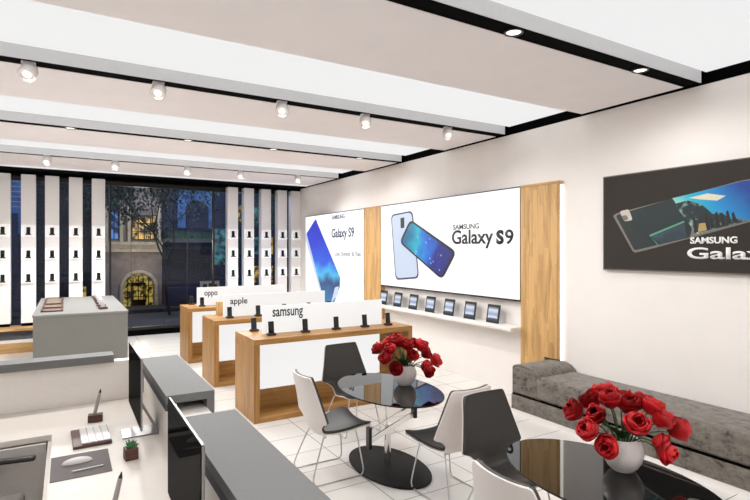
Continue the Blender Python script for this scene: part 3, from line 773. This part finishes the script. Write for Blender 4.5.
# ---------------------------------------------------------------- staff desk and counters
# desk: back arm along the ledge, right arm below the counters
t = thing('staff_desk', 'L-shaped cream staff desk at the lower left with two computers', 'desk', (0, 4.0, 0))
bm = B()
prism(bm, [(-2.9, .36, .71), (-.086, .36, .71), (-.086, -3.2, .71), (.575, -3.2, .71), (.575, 1.085, .71), (-2.9, 1.085, .71)], (0, 0, .04))
obj('desktop', bm, 'desk', t)
obj('modesty_panel', box(B(), -2.9, -.12, .30, .33, 0, .71), 'modesty', t)
obj('side_panel', box(B(), -.11, -.086, -3.2, .36, 0, .71), 'desk', t)
t = thing('desk_screen_wall', 'cream back wall behind the staff desk with a grey ledge', 'partition', (0, 5.2, 0))
obj('panel', box(B(), -2.9, .57, -.11, 0, 0, 1.089), 'cream', t)
obj('ledge', box(B(), -2.9, .36, -.16, .04, 1.09, 1.155, .002), 'grey', t)
def counter(name, label, y0, y1, leg):
    t = thing(name, label, 'counter', (.73, (y0+y1)/2, 0), 0, 'grey topped reception counters')
    h = (y1-y0)/2
    obj('top', box(B(), -.16, .155, -h, h, 1.045, 1.1, .002), 'grey', t)
    obj('cabinet', box(B(), -.155, .105, -h, h, 0, .985), 'cream', t)
    obj('outer_panel', box(B(), .105, .155, -h, h, 0, 1.045), 'grey', t)
    obj('gap_shade_strip', box(B(), -.155, -.13, -h+.05, h-.05, .985, 1.045), 'greydark', t)  # dark strip stands in for shade in the open gap under the top
    return t
counter('reception_counter', 'grey topped reception counter behind the farther monitor', 3.65, 5.05, True)
counter('reception_counter', 'long grey topped reception counter in the foreground beside the nearer monitor', .85, 3.145, True)
t = bx('low_cabinet', 'cream', (.575, .835, 3.15, 3.645, 0, .985)); tag(t, 'low white cabinet top bridging the gap between the two grey counters', 'cabinet')

def monitor(label, loc, rz):
    """local: screen faces -X, width along Y"""
    t = thing('computer_monitor', label, 'monitor', loc, rz, 'all-in-one computers on the desk')
    W, Hh = .362, .482
    z0 = .118
    obj('housing', box(B(), 0, .012, -W, W, z0, z0+Hh, .004), 'alu', t)
    bm = B(); 
    obj('screen', box(B(), -.004, 0, -W+.004, W-.004, z0+.02, z0+Hh-.004), 'screen', t)
    bm = B(); prism(bm, [(.012, -.1, z0+.40), (.012, -.1, z0+.1), (.05, -.1, z0+.2), (.05, -.1, z0+.32)], (0, .2, 0)); obj('back_bulge', bm, 'alu', t)
    bm = B()
    pts = [(.02, .27), (.15, .02), (.155, .008), (.14, 0), (-.085, 0), (-.085, .008), (.13, .010), (.135, .018), (.03, .22), (.02, .22)]
    prism(bm, [(x, -.10, z) for x, z in pts], (0, .20, 0))
    obj('stand', bm, 'alu', t)
    return t
monitor('thin aluminium desktop computer seen edge on, the farther of two', (.424, 4.09, .75), 0)
monitor('large dark-screened desktop computer, the nearer of two, in front of the grey counter', (.43, 2.326, .75), 0)

# desk objects (work place in front of each computer)
def pen_stand(x, y, lab, ang):
    t = thing('pen_stand', lab, 'pen stand', (x, y, .75), ang, 'dark wooden pen stands')
    obj('block', box(B(), -.05, .05, -.035, .035, 0, .055, .003), 'darkwood', t)
    p = thing('pen', lab.replace('dark wooden pen stand', 'slim grey pen in the stand').replace('small ', ''), 'pen', (x-.005, y, .75), ang, 'grey pens')
    obj('barrel', cyl(B(), (0, 0, .056), (.035, .01, .215), .014, .011, 12), 'penbody', p, True)
    obj('tip', cyl(B(), (.035, .01, .215), (.041, .0117, .243), .0105, .002, 12), 'blackplastic', p, True)
pen_stand(.195, 4.53, 'small dark wooden pen stand at the back of the staff desk', -.1)
pen_stand(.195, 2.78, 'small dark wooden pen stand just below the bottom edge, before the nearer computer', -.1)
def keyboard(x, y, lab):
    t = thing('keyboard', lab, 'keyboard', (x, y, .75), .03, 'keyboards on wooden trays')
    obj('tray', box(B(), -.115, .115, -.19, .19, 0, .018, .002), 'darkwood', t)
    obj('key_plate', box(B(), -.065, .115, -.175, .185, .018, .024), 'alu', t)
    bm = B()
    for i in range(4):
        for j in range(12): box(bm, -.062+i*.044, -.025+i*.044, -.17+j*.029, -.146+j*.029, .024, .03)
    obj('keys', bm, 'keys', t)
keyboard(.150, 4.14, 'compact white keyboard on a dark wooden tray on the staff desk')
keyboard(.11, 2.42, 'white keyboard on a dark wooden tray before the nearer computer')
for yy, lab in ((3.655, 'dark grey desk mat under the white mouse'), (1.93, 'dark grey desk mat before the nearer computer')):
    tag(bx('desk_mat', 'pad', (-.08, .238, yy-.2, yy+.2, .75, .754)), lab, 'desk mat', 'desk mats')
bm = B()
bmesh.ops.create_uvsphere(bm, u_segments=20, v_segments=12, radius=1)
for v in bm.verts: v.co = Vector((v.co.x*.085, v.co.y*.032, max(0, v.co.z)*.030))
t = obj('computer_mouse', bm, 'keys', None, True); t.location = (.06, 3.70, .7545); t.rotation_euler = (0, 0, .05); tag(t, 'white mouse lying on the dark grey desk mat', 'mouse')
t = tag(obj('stylus', cyl(B(), (.03, 3.545, .759), (.195, 3.56, .759), .005, .004, 10), 'keys', None, True), 'thin white stylus lying on the front of the desk mat', 'stylus')
t = thing('potted_succulent', 'tiny green succulent in a dark wooden cube pot on the staff desk', 'plant', (.352, 3.60, .75), .1)
obj('pot', box(B(), -.038, .038, -.038, .038, 0, .072, .003), 'darkwood', t)
bm = B(); rnd = random.Random(2)
for k in range(26):
    a = rnd.uniform(0, 2*PI); l = rnd.uniform(.03, .055); e = rnd.uniform(.3, 1.35)
    d = Vector((math.cos(a)*math.cos(e), math.sin(a)*math.cos(e), math.sin(e)))
    tube(bm, [Vector((0, 0, .07))+d*.004, Vector((0, 0, .07))+d*l*.5, Vector((0, 0, .07))+d*l], [.006, .0075, .001], 5)
obj('leaves', bm, 'leafgreen', t)

# office chair in the desk recess
t = thing('office_chair', 'grey office chair with black armrests at the left end of the staff desk', 'office chair', (-.50, 3.87, 0), -.17)
obj('seat', box(B(), -.27, .24, -.24, .24, .42, .50, .03, 4), 'chairgrey', t, True)
obj('backrest', box(B(), -.33, -.27, -.23, .23, .56, 1.02, .025, 4), 'chairgrey', t, True)
obj('back_bracket', tube(B(), [(-.22, 0, .44), (-.34, 0, .46), (-.35, 0, .7)], .02), 'blackplastic', t, True)
for s in (-1, 1):
    obj('armrest', box(B(), -.24, .27, s*.345-.028, s*.345+.028, .655, .685, .012, 3), 'blackplastic', t, True)
    obj('arm_post', tube(B(), catmull([(.05, s*.345, .66), (.05, s*.35, .58), (.04, s*.30, .47), (.0, s*.2, .43)], 4), .017, 8), 'blackplastic', t, True)
obj('gas_lift', cyl(B(), (0, 0, .08), (0, 0, .42), .028), 'chrome', t, True)
for k in range(5):
    a = 2*PI*k/5+.2
    l = obj('leg', tube(B(), [(0, 0, .10), (.28*math.cos(a), .28*math.sin(a), .07)], [.028, .018]), 'blackplastic', t, True)
    obj('castor', cyl(B(), (.28*math.cos(a)-.015, .28*math.sin(a), .03), (.28*math.cos(a)+.015, .28*math.sin(a), .03), .03), 'blackplastic', l, True)

# ---------------------------------------------------------------- outside the window
struct(bx('ground', 'pavement', (-12, 22, YG+.1, 15.2, -.12, 0)))
struct(bx('road', 'asphalt', (-14, 26, 15.2, 40, -.14, -.02)))
# stone building with lit arch
t = thing('stone_building', 'old stone building with a golden lit arched doorway across the street', 'building', (2.0, 20, 0))
arch = []
bm = B()
x0, x1, zt, acx, aw, ah = -.95, .98, 2.0, .22, .50, .72
n = 14
arcp = [(acx+aw*math.cos(PI*k/n), ah+aw*math.sin(PI*k/n)) for k in range(n+1)]       # right to left over the top
for (pa, pb) in zip(arcp, arcp[1:]):
    prism(bm, [(pa[0], 0, pa[1]), (pa[0], 0, zt), (pb[0], 0, zt), (pb[0], 0, pb[1])], (0, .3, 0))
box(bm, x0, acx-aw, 0, .3, 0, zt); box(bm, acx+aw, x1, 0, .3, 0, zt)
obj('ground_floor_wall', bm, 'stonewall', t)
obj('arch_surround', tube(B(), [(acx+aw+.07, -.03, 0)]+[(acx+(aw+.07)*math.cos(PI*k/n), -.03, ah+(aw+.07)*math.sin(PI*k/n)) for k in range(n+1)]+[(acx-aw-.07, -.03, 0)], .07, 6), 'cornice', t)
obj('lit_interior', box(B(), acx-aw, acx+aw, .28, .32, 0, ah+aw), 'archglow', t)
bm = B()
for x in (-.34, -.17, 0, .17, .34): box(bm, acx+x-.014, acx+x+.014, .2, .24, 0, ah+aw*.7)
box(bm, acx-.24, acx+.24, .18, .2, .82, .9); box(bm, acx-.24, acx-.2, .18, .22, 0, .9); box(bm, acx+.2, acx+.24, .18, .22, 0, .9); box(bm, acx-.24, acx+.24, .18, .2, 0, .3)
for z in (.4, .8): box(bm, acx-aw, acx+aw, .2, .24, z-.012, z+.012)
obj('door_grille', bm, 'black', t)
bm = B(); box(bm, x0, x1, -.12, .3, zt, zt+.1); box(bm, x0, x1, -.06, .3, zt+.1, zt+.25); box(bm, x0, x1, -.16, .3, zt+.25, zt+.36)
obj('cornice', bm, 'cornice', t)
obj('upper_wall', box(B(), x0, x1, .1, .4, zt+.36, 4.7), 'stonewall', t)
for (a, b, c, d, m) in ((-.72, -.42, 2.45, 3.5, 'blueglow'), (0, .8, 2.45, 3.3, 'goldglow')):
    o = obj('window', box(B(), a, b, .07, .1, c, d), m, t)
    bm = B(); nx_ = 2 if b-a < .4 else 4
    for k in range(nx_+1):
        x = a+(b-a)*k/nx_; box(bm, x-.015, x+.015, .04, .075, c, d)
    for k in range(4):
        z = c+(d-c)*k/3; box(bm, a, b, .04, .075, z-.012, z+.012)
    obj('glazing_bars', bm, 'bark', o)
bm = B()
for x in (-.8, -.34, -.1, .88): box(bm, x-.05, x+.05, -.02, .12, zt+.36, 3.6)
obj('pilasters', bm, 'cornice', t)
# dark navy building
t = thing('navy_building', 'dark navy building with a shadowed shopfront behind the middle of the window', 'building', (4.3, 20.5, 0))
obj('wall', box(B(), -1.25, 1.3, 0, .5, 0, 5.2), 'navywall', t)
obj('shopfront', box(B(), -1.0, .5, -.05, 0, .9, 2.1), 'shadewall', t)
obj('balcony', box(B(), -1.2, .7, -.4, 0, 2.35, 2.5), 'greydark', t)
obj('hedge', box(B(), -1.1, .6, -.35, -.1, 2.5, 2.75), 'treeleaf', t)
obj('pale_wall', box(B(), -.7, .6, -.04, 0, 2.9, 4.4), 'bluewall', t)
bm = B(); n = 10
pts = [(-.4, 2.9)]+[(-.0+.42*math.cos(PI-PI*k/n), 3.6+.35*math.sin(PI*k/n)) for k in range(n+1)]+[(.42, 2.9)]
prism(bm, [(x, -.08, z) for x, z in pts], (0, .04, 0)); obj('arched_window', bm, 'navywall', t)
obj('lit_window', box(B(), .62, 1.1, -.06, 0, 1.5, 2.9), 'tealglow', t)
t = thing('blue_building', 'blue-lit building seen between the left display columns', 'building', (-2.8, 21, 0))
obj('wall', box(B(), -2.5, 1.9, 0, .4, 0, 2.6), 'navywall', t)
obj('upper_wall', box(B(), -2.5, 1.9, 0, .4, 2.6, 5.2), 'bluewall', t)
bm = B()
for k in range(10): box(bm, -2.4+.44*k, -2.1+.44*k, -.05, 0, 2.2, 3.3)
obj('windows', bm, 'navywall', t)
bm = B()
for k in range(9): box(bm, -2.5, 1.9, -.03, 0, 3.5+.17*k, 3.53+.17*k)
obj('louvres', bm, 'cornice', t)
t = thing('dark_building', 'unlit dark building beyond the two inner left display columns', 'building', (.1, 20.6, 0))
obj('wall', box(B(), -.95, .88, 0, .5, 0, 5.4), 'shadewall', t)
bm = B(); box(bm, .2, .5, -.03, 0, .3, .8); box(bm, -.6, -.3, -.03, 0, 1.6, 2.3); obj('lit_window', bm, 'goldglow', t)
t = thing('lit_building', 'building with warm and teal windows behind the right display columns', 'building', (8.0, 21, 0))
obj('wall', box(B(), -2.3, 4, 0, .4, 0, 5.4), 'navywall', t)
rnd = random.Random(9)
for k in range(9):
    for z in (.7, 1.9, 3.2):
        a = -2.1+.62*k
        obj('lit_window', box(B(), a, a+.36, -.05, 0, z, z+.7), rnd.choice(['goldglow', 'tealglow', 'goldglow', 'navywall', 'treeleaf']), t)
struct(bx('kerb', 'pavement', (-14, 26, 18.6, 20, -.02, .10)))
tag(bx('street_wall', 'navywall', (2.95, 6.3, 19.2, 19.4, .1, .75), bev=.01), 'low dark wall along the far pavement before the navy building', 'low wall')
t = thing('pavement_sign', 'small beige sign board standing outside the window behind the farthest table', 'sign board', (3.55, 15.2, 0))
obj('board', box(B(), -.27, .27, -.02, .02, .88, 1.18, .004), 'boardbeige', t)
bm = B(); box(bm, -.2, -.08, -.024, -.019, .95, 1.1); box(bm, -.04, .08, -.024, -.019, .94, 1.12); box(bm, .11, .2, -.024, -.019, .95, 1.08)
obj('dark_marks', bm, 'blackplastic', t)
obj('post', cyl(B(), (0, 0, 0), (0, 0, .88), .02), 'blackplastic', t)
# tree
def tree(label, loc, H, seed, nleaf, spread):
    rn = random.Random(seed)
    t = thing('street_tree', label, 'tree', loc, 0, 'street trees')
    bm = B(); tips = []
    def grow(p, d, l, r, lev):
        q = p+d*l; m_ = p+d*l*.5+Vector((rn.uniform(-.1, .1), rn.uniform(-.1, .1), 0))*l
        tube(bm, [p, m_, q], [r, r*.85, r*.7], 6)
        tips.append(q)
        if lev:
            for k in range(3 if lev > 1 else 2):
                nd = (d+Vector((rn.uniform(-1.5, 1.2), rn.uniform(-.7, .7), rn.uniform(-.1, .6)))*.85).normalized()
                grow(q, nd, l*.72, r*.62, lev-1)
    grow(Vector((0, 0, 0)), Vector((-.06, 0, 1)).normalized(), H*.40, .05, 4)
    obj('trunk_and_branches', bm, 'bark', t)
    bm = B()
    for k in range(nleaf):
        c = rn.choice(tips)
        if c.z < H*.5: continue
        p = c+Vector((rn.gauss(0, spread), rn.gauss(0, spread), rn.gauss(0, spread*.7)))
        e = Euler((rn.uniform(0, 6), rn.uniform(0, 6), rn.uniform(0, 6))).to_matrix(); s = rn.uniform(.035, .08)
        vs = [bm.verts.new(p+e @ Vector(v)*s) for v in ((-1, 0, 0), (0, -.5, .1), (1, 0, 0), (0, .5, .1))]
        bm.faces.new(vs)
    f = obj('foliage', bm, 'treeleaf', t)
    return t
tree('leafy street tree standing before the stone building', (2.85, 17.6, .0), 4.1, 4, 4200, .26)
tree('street tree partly hidden behind the right display columns', (8.6, 17.9, 0), 4.4, 8, 2600, .25)

# added fill lights that brighten the street at dusk
def area(name, loc, rot, sx, sy, p, col):
    l = bpy.data.lights.new(name, 'AREA'); l.shape = 'RECTANGLE'; l.size = sx; l.size_y = sy; l.energy = p; l.color = col
    o = bpy.data.objects.new(name, l); C.objects.link(o); o.location = loc; o.rotation_euler = rot; return o
def point(loc, p, col, r=.15):
    l = bpy.data.lights.new('street_fill_light', 'POINT'); l.energy = p; l.color = col; l.shadow_soft_size = r
    o = bpy.data.objects.new('street_fill_light', l); C.objects.link(o); o.location = loc
point((2.1, 18.4, 2.3), 45, (1, .85, .62)); point((2.6, 18.8, 4.4), 90, (.85, .92, 1)); point((5.0, 17.0, 3.6), 130, (.75, .88, 1)); point((-2.0, 18.0, 4.4), 150, (.6, .8, 1)); point((7.5, 18.0, 4.2), 90, (1, .9, .75)); point((2.2, 19.3, 1.5), 12, (1, .8, .5))

# world: dusk sky
W = bpy.data.worlds.new('World'); bpy.context.scene.world = W; W.use_nodes = True
nt = W.node_tree; bg = nt.nodes['Background']
tc = nt.nodes.new('ShaderNodeTexCoord'); sp = nt.nodes.new('ShaderNodeSeparateXYZ'); rp = nt.nodes.new('ShaderNodeValToRGB')
rp.color_ramp.elements[0].color = (.12, .16, .28, 1); rp.color_ramp.elements[1].color = (.03, .06, .16, 1)
nt.links.new(tc.outputs['Generated'], sp.inputs[0]); nt.links.new(sp.outputs['Z'], rp.inputs[0]); nt.links.new(rp.outputs[0], bg.inputs[0])
bg.inputs[1].default_value = 1.3

# ---------------------------------------------------------------- camera
cam = bpy.data.cameras.new('camera'); co = bpy.data.objects.new('camera', cam); C.objects.link(co)
co.location = (0, 0, 2.07); co.rotation_euler = (PI/2, 0, -math.atan(309/517))
cam.sensor_width = 36; cam.lens = 517/750*36; cam.clip_start = .05; cam.clip_end = 200
sc = bpy.context.scene; sc.camera = co
sc.view_settings.view_transform = 'Standard'; sc.view_settings.look = 'None'; sc.view_settings.gamma = 1
sc.view_settings.exposure = 0; sc.view_settings.use_curve_mapping = False
